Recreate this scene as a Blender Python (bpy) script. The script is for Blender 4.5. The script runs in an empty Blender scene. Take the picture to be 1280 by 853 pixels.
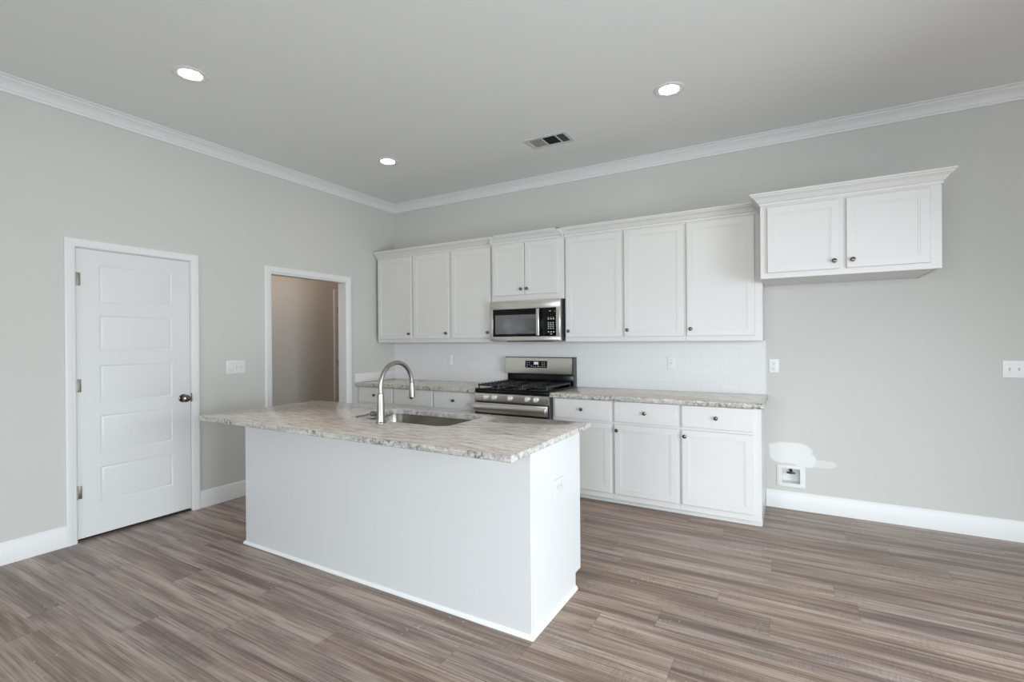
import bpy, bmesh, math, random
from mathutils import Vector, Matrix
random.seed(7)
SC = bpy.context.scene
COL = SC.collection
PI = math.pi

# ------------------------------------------------------------------ camera
cam_d = bpy.data.cameras.new('camera')
cam_d.sensor_width = 36.0
cam_d.lens = 36.0 * 609.33 / 1280.0
cam_d.clip_start = 0.05
cam = bpy.data.objects.new('camera', cam_d)
COL.objects.link(cam)
R3 = Vector((0.86707, 0.49813, -0.007423))
U3 = Vector((0.005795, 0.004815, 0.999972))
F3 = Vector((-0.498152, 0.867089, -0.001288))
cam.matrix_world = Matrix(((R3.x, U3.x, -F3.x, 4.2857), (R3.y, U3.y, -F3.y, -4.5352),
                           (R3.z, U3.z, -F3.z, 1.3791), (0, 0, 0, 1)))
SC.camera = cam

# ------------------------------------------------------------------ world, daylight, exposure
vs = SC.view_settings
vs.view_transform = 'Standard'
vs.look = 'None'
vs.gamma = 1.0
vs.use_curve_mapping = False
vs.exposure = 0.12
SC.cycles.max_bounces = 10
SC.cycles.diffuse_bounces = 6
SC.cycles.sample_clamp_indirect = 8.0
world = bpy.data.worlds.new('daylight')
SC.world = world
world.use_nodes = True
world.node_tree.nodes['Background'].inputs[0].default_value = (0.75, 0.87, 1.0, 1)
world.node_tree.nodes['Background'].inputs[1].default_value = 1.2

ZC = 3.053            # ceiling
XR, YF = 6.9, -8.2    # right wall, wall behind the camera
WT = 0.115            # wall thickness


def daylight(name, loc, rot, sx, sy, power, color, spread):
    d = bpy.data.lights.new(name, 'AREA')
    d.shape = 'RECTANGLE'
    d.size, d.size_y = sx, sy
    d.energy = power
    d.color = color
    d.spread = math.radians(spread)
    o = bpy.data.objects.new(name, d)
    COL.objects.link(o)
    o.location = loc
    o.rotation_euler = rot
    return o


DAY = (0.875, 0.952, 1.0)
# daylight entering through the patio door in the right wall and the two windows behind the camera
daylight('patio_daylight', (XR + 0.16, -3.7, 1.05), (0, PI / 2 - math.radians(26), 0), 1.95, 2.7, 195, DAY, 150)
daylight('window_daylight', (2.7, YF - 0.16, 1.5), (PI / 2 - math.radians(25), 0, 0), 1.8, 1.6, 50, DAY, 110)
daylight('window_daylight', (5.6, YF - 0.16, 1.5), (PI / 2 - math.radians(25), 0, 0), 1.8, 1.6, 85, DAY, 110)
LAMP = (1.0, 0.80, 0.58)
LAMP_STRENGTH = 52.0

hl = bpy.data.lights.new('hall_warm_fill', 'POINT')  # unseen warm fill light, added to brighten and tint the hall walls
hl.energy = 13
hl.color = (1.0, 0.75, 0.58)
hl.shadow_soft_size = 0.12
hlo = bpy.data.objects.new('hall_warm_fill', hl)
COL.objects.link(hlo)
hlo.location = (-0.55, -0.9, 2.85)

# ------------------------------------------------------------------ materials


def srgb(r, g, b):
    f = lambda c: (c / 255 / 12.92) if c / 255 <= 0.04045 else ((c / 255 + 0.055) / 1.055) ** 2.4
    return (f(r), f(g), f(b), 1)


class NT:
    def __init__(self, name):
        self.m = bpy.data.materials.new(name)
        self.m.use_nodes = True
        self.t = self.m.node_tree
        self.b = self.t.nodes['Principled BSDF']
        self.out = self.t.nodes['Material Output']

    def n(self, kind, **kw):
        nd = self.t.nodes.new(kind)
        for k, v in kw.items():
            setattr(nd, k, v)
        return nd

    def link(self, a, b):
        self.t.links.new(a, b)

    def put(self, sock, v):
        if hasattr(v, 'links') or isinstance(v, bpy.types.NodeSocket):
            self.link(v, sock)
        else:
            sock.default_value = v

    def math(self, op, a, b=0.0, c=0.0):
        nd = self.n('ShaderNodeMath', operation=op)
        for i, v in enumerate((a, b, c)):
            self.put(nd.inputs[i], v)
        return nd.outputs[0]

    def mix(self, f, a, b, blend='MIX'):
        nd = self.n('ShaderNodeMix', data_type='RGBA', blend_type=blend)
        self.put(nd.inputs[0], f)
        self.put(nd.inputs[6], a)
        self.put(nd.inputs[7], b)
        return nd.outputs[2]

    def noise(self, vec, scale, detail=4, rough=0.5, dist=0.0):
        nd = self.n('ShaderNodeTexNoise')
        self.link(vec, nd.inputs['Vector'])
        nd.inputs['Scale'].default_value = scale
        nd.inputs['Detail'].default_value = detail
        nd.inputs['Roughness'].default_value = rough
        nd.inputs['Distortion'].default_value = dist
        return nd.outputs['Fac']

    def ramp(self, f, stops, interp='LINEAR'):
        nd = self.n('ShaderNodeValToRGB')
        nd.color_ramp.interpolation = interp
        el = nd.color_ramp.elements
        while len(el) < len(stops):
            el.new(0.5)
        for e, (p, c) in zip(el, stops):
            e.position = p
            e.color = c
        self.link(f, nd.inputs[0])
        return nd.outputs[0]

    def pos(self):
        return self.n('ShaderNodeNewGeometry').outputs['Position']

    def vec(self, x, y, z):
        nd = self.n('ShaderNodeCombineXYZ')
        for i, v in enumerate((x, y, z)):
            self.put(nd.inputs[i], v)
        return nd.outputs[0]

    def xyz(self, v):
        nd = self.n('ShaderNodeSeparateXYZ')
        self.link(v, nd.inputs[0])
        return nd.outputs

    def bump(self, h, strength=0.2, dist=0.002):
        nd = self.n('ShaderNodeBump')
        nd.inputs['Strength'].default_value = strength
        nd.inputs['Distance'].default_value = dist
        self.link(h, nd.inputs['Height'])
        self.link(nd.outputs[0], self.b.inputs['Normal'])

    def setp(self, color=None, rough=None, metal=None, spec=None, coat=None):
        if color is not None:
            self.put(self.b.inputs['Base Color'], color)
        if rough is not None:
            self.put(self.b.inputs['Roughness'], rough)
        if metal is not None:
            self.b.inputs['Metallic'].default_value = metal
        if spec is not None:
            self.b.inputs['Specular IOR Level'].default_value = spec
        if coat is not None:
            self.b.inputs['Coat Weight'].default_value = coat
        return self.m


def paint(name, col, rough, spec=0.4, tex=420, bs=0.05):
    k = NT(name)
    p = k.pos()
    f = k.noise(p, 1.3, 3)
    c = k.mix(k.math('MULTIPLY', f, 0.05), col, tuple(v * 0.9 for v in col[:3]) + (1,))
    k.setp(c, rough, 0, spec)
    k.bump(k.noise(p, tex, 2), bs, 0.001)
    return k.m


def plain(name, col, rough, metal=0.0, spec=0.5, coat=None):
    k = NT(name)
    f = k.noise(k.pos(), 35, 3)
    c = k.mix(k.math('MULTIPLY', f, 0.06), col, tuple(v * 0.85 for v in col[:3]) + (1,))
    return k.setp(c, rough, metal, spec, coat)


WALLCOL = (0.560, 0.558, 0.535, 1)
M_CEIL = paint('ceiling_paint', (0.785, 0.80, 0.795, 1), 0.9, 0.2, 260, 0.12)
M_WALL = paint('greige_wall_paint', WALLCOL, 0.75, 0.3, 300, 0.10)
M_TRIM = paint('white_trim_paint', (0.72, 0.725, 0.725, 1), 0.38, 0.45)
M_CAB = paint('white_cabinet_paint', (0.655, 0.648, 0.636, 1), 0.36, 0.45)
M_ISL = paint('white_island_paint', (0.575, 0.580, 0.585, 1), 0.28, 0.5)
M_DOOR = paint('white_door_paint', (0.675, 0.68, 0.68, 1), 0.36, 0.45)
M_PLATE = plain('white_plastic', (0.72, 0.72, 0.715, 1), 0.35)
M_SLOT = plain('dark_slot', (0.06, 0.06, 0.06, 1), 0.6)
M_GREYP = plain('grey_plastic', (0.5, 0.5, 0.49, 1), 0.45)
M_KNOB = plain('dark_nickel', (0.16, 0.15, 0.14, 1), 0.22, 1.0)
M_NICKEL = plain('satin_nickel', (0.34, 0.325, 0.30, 1), 0.38, 1.0)
M_NICKEL_REFL = plain('satin_nickel_dark_reflection', (0.24, 0.225, 0.19, 1), 0.28, 1.0)  # same nickel, darkened to stand in for dark reflections
M_KNOBS = plain('bright_knob_metal', (0.66, 0.645, 0.61, 1), 0.38, 0.45)
M_BRONZE = plain('dark_bronze', (0.20, 0.18, 0.16, 1), 0.2, 1.0)
M_BLACK = plain('black_enamel', (0.004, 0.004, 0.005, 1), 0.16, 0, 0.28)
M_BGLASS = plain('black_glass', (0.003, 0.003, 0.004, 1), 0.05, 0, 0.25)
M_IRON = plain('cast_iron', (0.010, 0.010, 0.011, 1), 0.32, 0, 0.45)
M_DKGREY = plain('dark_grey_metal', (0.09, 0.09, 0.095, 1), 0.35, 0.6)
M_MARK = plain('pale_print', (0.62, 0.62, 0.64, 1), 0.5)
M_DARKGAP = plain('dark_gap', (0.03, 0.025, 0.02, 1), 0.7)
M_DUCT = plain('duct_shade', (0.035, 0.036, 0.035, 1), 0.7)
M_VENTW = plain('vent_white', (0.62, 0.625, 0.62, 1), 0.5)
M_DOOR_GAP = plain('door_gap_shade', (0.05, 0.035, 0.028, 1), 0.5)  # darkness of the gap under the door, put into the colour

k = NT('brushed_stainless')
x, y, z = k.xyz(k.pos())
g = k.noise(k.vec(k.math('MULTIPLY', x, 6), k.math('MULTIPLY', y, 6), k.math('MULTIPLY', z, 900)), 1, 3)
k.setp(k.mix(g, (0.60, 0.575, 0.535, 1), (0.74, 0.715, 0.675, 1)), 0.30, 1.0)
k.bump(g, 0.06, 0.0005)
M_STEEL = k.m
k = NT('sink_steel')
x, y, z = k.xyz(k.pos())
g = k.noise(k.vec(k.math('MULTIPLY', x, 500), k.math('MULTIPLY', y, 500), k.math('MULTIPLY', z, 8)), 1, 3)
k.setp(k.mix(g, (0.40, 0.37, 0.33, 1), (0.52, 0.49, 0.45, 1)), 0.27, 1.0)
M_SINK = k.m
k = NT('microwave_window')
x, y, z = k.xyz(k.pos())
dots = k.math('MULTIPLY', k.math('SINE', k.math('MULTIPLY', x, 1800)), k.math('SINE', k.math('MULTIPLY', z, 1800)))
k.setp(k.mix(k.math('GREATER_THAN', dots, 0.2), (0.09, 0.10, 0.10, 1), (0.02, 0.02, 0.02, 1)), 0.06, 0, 0.9)
k.b.inputs['IOR'].default_value = 1.9
M_MWGLASS = k.m

k = NT('lamp_lens')
k.b.inputs['Emission Color'].default_value = LAMP + (1,)
k.b.inputs['Emission Strength'].default_value = LAMP_STRENGTH
M_LENS = k.setp((0.9, 0.9, 0.88, 1), 0.5)
k = NT('display_digits')
k.b.inputs['Emission Color'].default_value = (0.85, 0.9, 1, 1)
k.b.inputs['Emission Strength'].default_value = 1.2
M_DIGIT = k.setp((0.6, 0.6, 0.62, 1), 0.4)

# back wall: greige paint with an unpainted white patch of filler by the water box
k = NT('greige_wall_with_filler_patch')
p = k.pos()
x, y, z = k.xyz(p)
wob = k.math('MULTIPLY', k.math('SUBTRACT', k.noise(p, 11, 5), 0.5), 0.24)


def blob(cx, cz, rx, rz):
    a = k.math('DIVIDE', k.math('SUBTRACT', x, cx), rx)
    b = k.math('DIVIDE', k.math('SUBTRACT', z, cz), rz)
    d = k.math('SQRT', k.math('ADD', k.math('POWER', k.math('ABSOLUTE', a), 3), k.math('POWER', k.math('ABSOLUTE', b), 3)))
    d = k.math('ADD', d, k.math('MULTIPLY', wob, 3.0))
    nd = k.n('ShaderNodeMapRange')
    k.put(nd.inputs[0], d)
    nd.inputs[1].default_value = 1.12
    nd.inputs[2].default_value = 0.88
    return nd.outputs[0]


m1 = blob(4.265, 0.450, 0.150, 0.085)
m2 = blob(4.37, 0.40, 0.075, 0.055)
m3 = blob(4.485, 0.385, 0.095, 0.028)
m3 = k.math('MULTIPLY', m3, 0.55)
msk = k.math('MAXIMUM', k.math('MAXIMUM', m1, m2), m3)
f = k.noise(p, 1.3, 3)
c = k.mix(k.math('MULTIPLY', f, 0.05), WALLCOL, tuple(v * 0.9 for v in WALLCOL[:3]) + (1,))
k.setp(k.mix(msk, c, (0.72, 0.725, 0.72, 1)), 0.75, 0, 0.3)
k.bump(k.noise(p, 300, 2), 0.10, 0.001)
M_WALLB = k.m

# subway tile
k = NT('white_subway_tile')
x, y, z = k.xyz(k.pos())
u = k.math('ADD', x, k.math('MULTIPLY', y, -1.0))
br = k.n('ShaderNodeTexBrick')
br.offset = 0.5
k.link(k.vec(k.math('ADD', u, 0.035), k.math('SUBTRACT', z, 0.9155), 0.0), br.inputs['Vector'])
br.inputs['Color1'].default_value = (0.70, 0.70, 0.695, 1)
br.inputs['Color2'].default_value = (0.685, 0.685, 0.68, 1)
br.inputs['Mortar'].default_value = (0.63, 0.635, 0.63, 1)
br.inputs['Scale'].default_value = 1.0
br.inputs['Mortar Size'].default_value = 0.0016
br.inputs['Mortar Smooth'].default_value = 0.3
br.inputs['Brick Width'].default_value = 0.1545
br.inputs['Row Height'].default_value = 0.0762
k.setp(br.outputs['Color'], 0.34, 0, 0.35)
inv_f = k.math('SUBTRACT', 1.0, br.outputs['Fac'])
k.bump(inv_f, 0.25, 0.001)
M_TILE = k.m

# granite
def granite(name, edge=False):
    k = NT(name)
    p = k.pos()
    x, y, z = k.xyz(p)
    warp = k.math('MULTIPLY', k.noise(p, 2.2, 3), 0.05)
    ys = k.math('ADD', y, warp)
    flow = k.vec(k.math('MULTIPLY', x, 11), k.math('MULTIPLY', ys, 62), k.math('MULTIPLY', z, 62))
    streak = k.noise(flow, 1.0, 9, 0.68, 0.4)
    flow2 = k.vec(k.math('MULTIPLY', x, 9), k.math('MULTIPLY', ys, 60), k.math('MULTIPLY', z, 60))
    fine = k.noise(flow2, 1.0, 6, 0.7)
    speck = k.noise(p, 150, 4, 0.7)
    base = k.ramp(streak, [(0.28, srgb(150, 140, 132)), (0.40, srgb(188, 178, 168)), (0.50, srgb(210, 202, 192)),
                           (0.60, srgb(226, 218, 210)), (0.75, srgb(203, 192, 180))])
    base = k.mix(k.ramp(fine, [(0.36, (0.6, 0.6, 0.6, 1)), (0.48, (0, 0, 0, 1))]), base, srgb(150, 136, 126))
    base = k.mix(k.ramp(speck, [(0.60, (0, 0, 0, 1)), (0.72, (0.6, 0.6, 0.6, 1))]), base, srgb(236, 230, 224))
    if edge:
        base = k.mix(0.5, base, srgb(158, 161, 160))
        big = k.noise(p, 3.2, 3, 0.6)
        med = k.noise(p, 42, 5, 0.72, 0.6)
        dk = k.math('MULTIPLY', k.ramp(big, [(0.40, (0.25, 0.25, 0.25, 1)), (0.58, (1, 1, 1, 1))]),
                    k.ramp(med, [(0.46, (0, 0, 0, 1)), (0.60, (1, 1, 1, 1))]))
        base = k.mix(k.math('MULTIPLY', dk, 0.85), base, srgb(70, 72, 74))
        wh = k.noise(p, 38, 4, 0.6)
        base = k.mix(k.ramp(wh, [(0.55, (0, 0, 0, 1)), (0.68, (0.40, 0.40, 0.40, 1))]), base, srgb(212, 213, 212))
        k.setp(base, 0.22, 0, 0.5)
        k.bump(med, 0.35, 0.003)
    else:
        k.setp(base, 0.13, 0, 0.36)
    return k.m


M_GRAN = granite('granite_top')
M_GEDGE = granite('granite_chiselled_edge', True)

# plank floor, boards running along x
k = NT('grey_brown_plank_floor')
p = k.pos()
x, y, z = k.xyz(p)
PW, PL = 0.182, 1.22
yr = k.math('DIVIDE', y, PW)
row = k.math('FLOOR', yr)
fy = k.math('SUBTRACT', yr, row)
wn = k.n('ShaderNodeTexWhiteNoise', noise_dimensions='1D')
k.link(row, wn.inputs['W'])
xr = k.math('ADD', k.math('DIVIDE', x, PL), k.math('MULTIPLY', wn.outputs['Value'], 7.0))
colm = k.math('FLOOR', xr)
fx = k.math('SUBTRACT', xr, colm)
wn2 = k.n('ShaderNodeTexWhiteNoise', noise_dimensions='2D')
k.link(k.vec(row, colm, 0.0), wn2.inputs['Vector'])
rnd = wn2.outputs['Value']
wn3 = k.n('ShaderNodeTexWhiteNoise', noise_dimensions='2D')
k.link(k.vec(colm, row, 0.0), wn3.inputs['Vector'])
rnd2 = wn3.outputs['Value']
zz = k.math('MULTIPLY', rnd, 37.0)
broad_p = k.noise(k.vec(k.math('MULTIPLY', x, 0.9), k.math('MULTIPLY', y, 17), zz), 1.0, 4, 0.5, 0.7)
broad_g = k.noise(k.vec(k.math('MULTIPLY', x, 0.8), k.math('MULTIPLY', y, 13), 3.3), 1.0, 4, 0.5, 0.7)
broad = k.math('ADD', k.math('MULTIPLY', broad_p, 0.62), k.math('MULTIPLY', broad_g, 0.52))
broad = k.math('SUBTRACT', broad, 0.07)
grain = k.noise(k.vec(k.math('MULTIPLY', x, 2.4), k.math('MULTIPLY', y, 110), zz), 1.0, 5, 0.6, 0.2)
fine = k.noise(k.vec(k.math('MULTIPLY', x, 30), k.math('MULTIPLY', y, 380), zz), 1.0, 3, 0.6)
blot = k.noise(k.vec(k.math('MULTIPLY', x, 2.2), k.math('MULTIPLY', y, 8), zz), 1.0, 4, 0.6)
saw = k.noise(k.vec(k.math('MULTIPLY', x, 130), k.math('MULTIPLY', y, 16), zz), 1.0, 2, 0.5)
base = k.ramp(broad, [(0.30, srgb(80, 65, 57)), (0.43, srgb(118, 102, 92)), (0.54, srgb(152, 137, 127)), (0.68, srgb(172, 160, 152))])
base = k.mix(k.ramp(grain, [(0.36, (0.75, 0.75, 0.75, 1)), (0.50, (0, 0, 0, 1))]), base, srgb(84, 69, 61))
base = k.mix(k.ramp(grain, [(0.55, (0, 0, 0, 1)), (0.70, (0.40, 0.40, 0.40, 1))]), base, srgb(184, 172, 163))
base = k.mix(k.math('MULTIPLY', k.ramp(blot, [(0.54, (0, 0, 0, 1)), (0.70, (1, 1, 1, 1))]), 0.45), base, srgb(104, 98, 98))
base = k.mix(k.math('MULTIPLY', k.math('MULTIPLY', k.ramp(saw, [(0.48, (0, 0, 0, 1)), (0.60, (1, 1, 1, 1))]),
                                       k.ramp(blot, [(0.46, (0, 0, 0, 1)), (0.60, (1, 1, 1, 1))])), 0.28), base, srgb(76, 66, 62))
base = k.mix(k.math('MULTIPLY', fine, 0.2), base, srgb(118, 104, 96))
tone = k.math('ADD', 1.04, k.math('MULTIPLY', rnd, 0.14))
tint = k.mix(rnd2, (0.99, 0.985, 1.0, 1), (1.07, 1.0, 0.93, 1))
base = k.mix(1.0, base, tint, 'MULTIPLY')
nd = k.n('ShaderNodeVectorMath', operation='SCALE')
k.link(base, nd.inputs[0])
k.link(tone, nd.inputs['Scale'])
ey = k.math('MINIMUM', fy, k.math('SUBTRACT', 1.0, fy))
ex = k.math('MINIMUM', fx, k.math('SUBTRACT', 1.0, fx))
gap = k.math('MAXIMUM', k.math('LESS_THAN', ey, 0.005), k.math('LESS_THAN', ex, 0.0012))
# small specks of builders' dust left on the boards
vor = k.n('ShaderNodeTexVoronoi', feature='F1')
vor.inputs['Scale'].default_value = 26
k.link(p, vor.inputs['Vector'])
dust = k.math('MULTIPLY', k.math('LESS_THAN', vor.outputs['Distance'], 0.10), k.math('GREATER_THAN', k.noise(p, 1.4, 2), 0.62))
fc = k.mix(k.math('MULTIPLY', gap, 0.35), nd.outputs[0], srgb(58, 48, 43))
fc = k.mix(k.math('MULTIPLY', dust, 0.7), fc, srgb(222, 218, 212))
k.setp(fc, k.math('ADD', 0.27, k.math('MULTIPLY', grain, 0.16)), 0, 0.5)
k.bump(k.math('SUBTRACT', grain, k.math('MULTIPLY', gap, 0.8)), 0.12, 0.002)
M_FLOOR = k.m

# ------------------------------------------------------------------ mesh helpers
XP, YP, ZP = Vector((1, 0, 0)), Vector((0, 1, 0)), Vector((0, 0, 1))
# frames: origin, in-plane U, in-plane V, outward N
FR_BACK = lambda yf: (Vector((0, yf, 0)), XP, ZP, -YP)
FR_LEFT = lambda xf: (Vector((xf, 0, 0)), YP, ZP, XP)
FR_PLAN = (Vector((0, 0, 0)), XP, YP, ZP)


def fpt(fr, u, v, n=0.0):
    return fr[0] + fr[1] * u + fr[2] * v + fr[3] * n


class MB:
    def __init__(self):
        self.bm = bmesh.new()

    def merge(self, b2, mat=0):
        for f in b2.faces:
            f.material_index = mat
        me = bpy.data.meshes.new('tmp')
        b2.to_mesh(me)
        b2.free()
        n0 = len(self.bm.faces)
        self.bm.from_mesh(me)
        bpy.data.meshes.remove(me)
        return self

    def box(self, x0, x1, y0, y1, z0, z1, bev=0.0, seg=2, mat=0):
        b = bmesh.new()
        bmesh.ops.create_cube(b, size=1.0)
        for v in b.verts:
            v.co = Vector((x0 + (v.co.x + .5) * (x1 - x0), y0 + (v.co.y + .5) * (y1 - y0), z0 + (v.co.z + .5) * (z1 - z0)))
        if bev > 0:
            bmesh.ops.bevel(b, geom=b.edges[:], offset=bev, segments=seg, affect='EDGES', profile=0.5)
        bmesh.ops.recalc_face_normals(b, faces=b.faces[:])
        return self.merge(b, mat)

    def loops(self, loops, cap0=True, cap1=True, closed=True, mat=0, mats=None):
        b = bmesh.new()
        vv = [[b.verts.new(p) for p in lp] for lp in loops]
        n = len(vv[0])
        for i in range(len(vv) - 1):
            for j in range(n if closed else n - 1):
                f = b.faces.new((vv[i][j], vv[i][(j + 1) % n], vv[i + 1][(j + 1) % n], vv[i + 1][j]))
        if cap0:
            b.faces.new(vv[0])
        if cap1:
            b.faces.new(list(reversed(vv[-1])))
        bmesh.ops.recalc_face_normals(b, faces=b.faces[:])
        return self.merge(b, mat)

    def panel(self, fr, u0, u1, v0, v1, rings, back=None, mat=0):
        """stepped rectangular panel: rings are (inset, outward offset)"""
        L = []
        rr = ([(0.0, back)] if back is not None else []) + rings
        for ins, n in rr:
            L.append([fpt(fr, u0 + ins, v0 + ins, n), fpt(fr, u1 - ins, v0 + ins, n),
                      fpt(fr, u1 - ins, v1 - ins, n), fpt(fr, u0 + ins, v1 - ins, n)])
        return self.loops(L, cap0=back is not None, cap1=True, mat=mat)

    def tube(self, pts, radii, seg=16, mat=0):
        pts = [Vector(p) for p in pts]
        if not isinstance(radii, (list, tuple)):
            radii = [radii] * len(pts)
        L = []
        up = None
        for i, p in enumerate(pts):
            t = (pts[min(i + 1, len(pts) - 1)] - pts[max(i - 1, 0)]).normalized()
            if up is None:
                up = t.orthogonal().normalized()
            up = (up - t * up.dot(t)).normalized()
            s = t.cross(up)
            L.append([p + (up * math.cos(a) + s * math.sin(a)) * radii[i] for a in [2 * PI * q / seg for q in range(seg)]])
        return self.loops(L, mat=mat)

    def lathe(self, origin, axis, prof, seg=24, mat=0):
        """prof: (radius, distance along axis)"""
        o, a = Vector(origin), Vector(axis).normalized()
        up = a.orthogonal().normalized()
        s = a.cross(up)
        L = []
        for r, d in prof:
            r = max(r, 1e-5)
            L.append([o + a * d + (up * math.cos(q) + s * math.sin(q)) * r for q in [2 * PI * j / seg for j in range(seg)]])
        return self.loops(L, mat=mat)

    def sweep(self, fr, path, prof, segs=None, mat=0):
        """profile (d = offset to the left of travel, n = along N) swept along a mitred path in the frame's UV plane"""
        P = [Vector(q) for q in path]
        offs = []
        for i in range(len(P)):
            d0 = (P[i] - P[i - 1]).normalized() if i > 0 else None
            d1 = (P[i + 1] - P[i]).normalized() if i < len(P) - 1 else None
            d0 = d0 or d1
            d1 = d1 or d0
            n0, n1 = Vector((-d0.y, d0.x)), Vector((-d1.y, d1.x))
            m = n0 + n1
            offs.append(m / max(1e-6, 1 + n0.dot(n1)))
        idx = segs if segs is not None else range(len(P))
        L = [[fpt(fr, P[i].x + offs[i].x * d, P[i].y + offs[i].y * d, n) for d, n in prof] for i in idx]
        return self.loops(L, mat=mat)

    def frustum_quad(self, quad_a, quad_b, mat=0):
        return self.loops([quad_a, quad_b], mat=mat)


def wloc(o):
    v = Vector((0, 0, 0))
    while o is not None:
        v = v + o.location
        o = o.parent
    return v


def obj(name, mb, mats, parent=None, label=None, origin=None, smooth=32):
    me = bpy.data.meshes.new(name)
    off = wloc(parent) if parent is not None else (Vector(origin) if origin is not None else Vector((0, 0, 0)))
    for v in mb.bm.verts:
        v.co -= off
    mb.bm.to_mesh(me)
    mb.bm.free()
    for m in (mats if isinstance(mats, (list, tuple)) else [mats]):
        me.materials.append(m)
    me.shade_smooth()
    me.set_sharp_from_angle(angle=math.radians(smooth))
    o = bpy.data.objects.new(name, me)
    COL.objects.link(o)
    if parent is not None:
        o.parent = parent
    elif origin is not None:
        o.location = origin
    if label:
        o['label'] = label
    return o


def thing(name, label, cat, loc, group=None):
    o = bpy.data.objects.new(name, None)
    o.empty_display_size = 0.1
    COL.objects.link(o)
    o.location = loc
    o['label'] = label
    o['category'] = cat
    if group:
        o['group'] = group
    return o


def tag(o, label, cat, group=None):
    o['label'] = label
    o['category'] = cat
    if group:
        o['group'] = group
    return o


def struct(name, mb, mats, label=None, cat=None, smooth=32):
    o = obj(name, mb, mats, smooth=smooth)
    o['kind'] = 'structure'
    if label:
        o['label'] = label
    if cat:
        o['category'] = cat
    return o


def dup(root, loc, label, group=None):
    r = root.copy()
    COL.objects.link(r)
    r.location = loc
    r['label'] = label
    if group:
        r['group'] = group
    for ch in list(root.children):
        c = ch.copy()
        COL.objects.link(c)
        c.parent = r
        for g in list(ch.children):
            d = g.copy()
            COL.objects.link(d)
            d.parent = c
    return r


def wall_boxes(mb, axis, a0, a1, t0, t1, z0, z1, holes):
    """wall slab along 'x' or 'y' from a0 to a1, thickness t0..t1, with rectangular holes (a0,a1,z0,z1)"""
    A = sorted({a0, a1, *[h[0] for h in holes], *[h[1] for h in holes]})
    Z = sorted({z0, z1, *[h[2] for h in holes], *[h[3] for h in holes]})
    b = bmesh.new()
    solid = {}
    for i in range(len(A) - 1):
        for j in range(len(Z) - 1):
            ca, cz = (A[i] + A[i + 1]) / 2, (Z[j] + Z[j + 1]) / 2
            solid[i, j] = not any(h[0] < ca < h[1] and h[2] < cz < h[3] for h in holes)
    P = (lambda a, t, q: Vector((a, t, q))) if axis == 'x' else (lambda a, t, q: Vector((t, a, q)))
    for (i, j), s in solid.items():
        if not s:
            continue
        l, r, bt, tp = A[i], A[i + 1], Z[j], Z[j + 1]
        for t in (t0, t1):
            b.faces.new([b.verts.new(P(*q)) for q in ((l, t, bt), (r, t, bt), (r, t, tp), (l, t, tp))])
        for di, dj, e in ((-1, 0, ((l, bt), (l, tp))), (1, 0, ((r, bt), (r, tp))), (0, -1, ((l, bt), (r, bt))), (0, 1, ((l, tp), (r, tp)))):
            if not solid.get((i + di, j + dj), False):
                (p0, q0), (p1, q1) = e
                b.faces.new([b.verts.new(P(p0, t0, q0)), b.verts.new(P(p1, t0, q1)), b.verts.new(P(p1, t1, q1)), b.verts.new(P(p0, t1, q0))])
    bmesh.ops.remove_doubles(b, verts=b.verts[:], dist=1e-5)
    bmesh.ops.recalc_face_normals(b, faces=b.faces[:])
    return mb.merge(b)


# ------------------------------------------------------------------ room shell
HX = -1.25           # far wall of the hall
HY0, HY1 = -3.6, 1.3
mb = MB().box(HX - 0.1, XR + WT, YF - WT, HY1 + .1, -0.1, 0.0)
struct('floor', mb, M_FLOOR)
mb = MB().box(HX - 0.1, XR + WT, YF - WT, HY1 + .1, ZC, ZC + 0.1)
struct('ceiling', mb, M_CEIL)
DY0, DY1, DZ = -3.128, -2.366, 2.058     # closed door rough opening
OY0, OY1, OZ = -1.671, -0.756, 2.045     # cased opening
struct('wall_left', wall_boxes(MB(), 'y', YF - WT, HY1 + .1, -WT, 0.0, 0, ZC, [(DY0, DY1, 0, DZ), (OY0, OY1, 0, OZ)]), M_WALL)
WBX = (4.205, 4.338, 0.205, 0.330)       # water box recess
struct('wall_back', wall_boxes(MB(), 'x', 0.0, XR + WT, 0.0, WT, 0, ZC, [WBX]), M_WALLB)
struct('wall_right', wall_boxes(MB(), 'y', YF - WT, WT, XR, XR + WT, 0, ZC, [(-5.05, -2.35, 0.0, 2.06)]), M_WALL)
struct('wall_front', wall_boxes(MB(), 'x', 0.0, XR, YF - WT, YF, 0, ZC, [(1.8, 3.6, 0.7, 2.3), (4.7, 6.5, 0.7, 2.3)]), M_WALL)
struct('wall_hall_far', MB().box(HX - 0.1, HX, HY0 - .1, HY1 + .1, 0, ZC), M_WALL)
struct('wall_hall_near', MB().box(HX, -WT, HY0 - .1, HY0, 0, ZC), M_WALL)
struct('wall_hall_end', MB().box(HX, -WT, HY1, HY1 + .1, 0, ZC), M_WALL)
struct('wall_hall_divider', MB().box(HX, -WT, -2.0, -1.9, 0, ZC), M_WALL)

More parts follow.
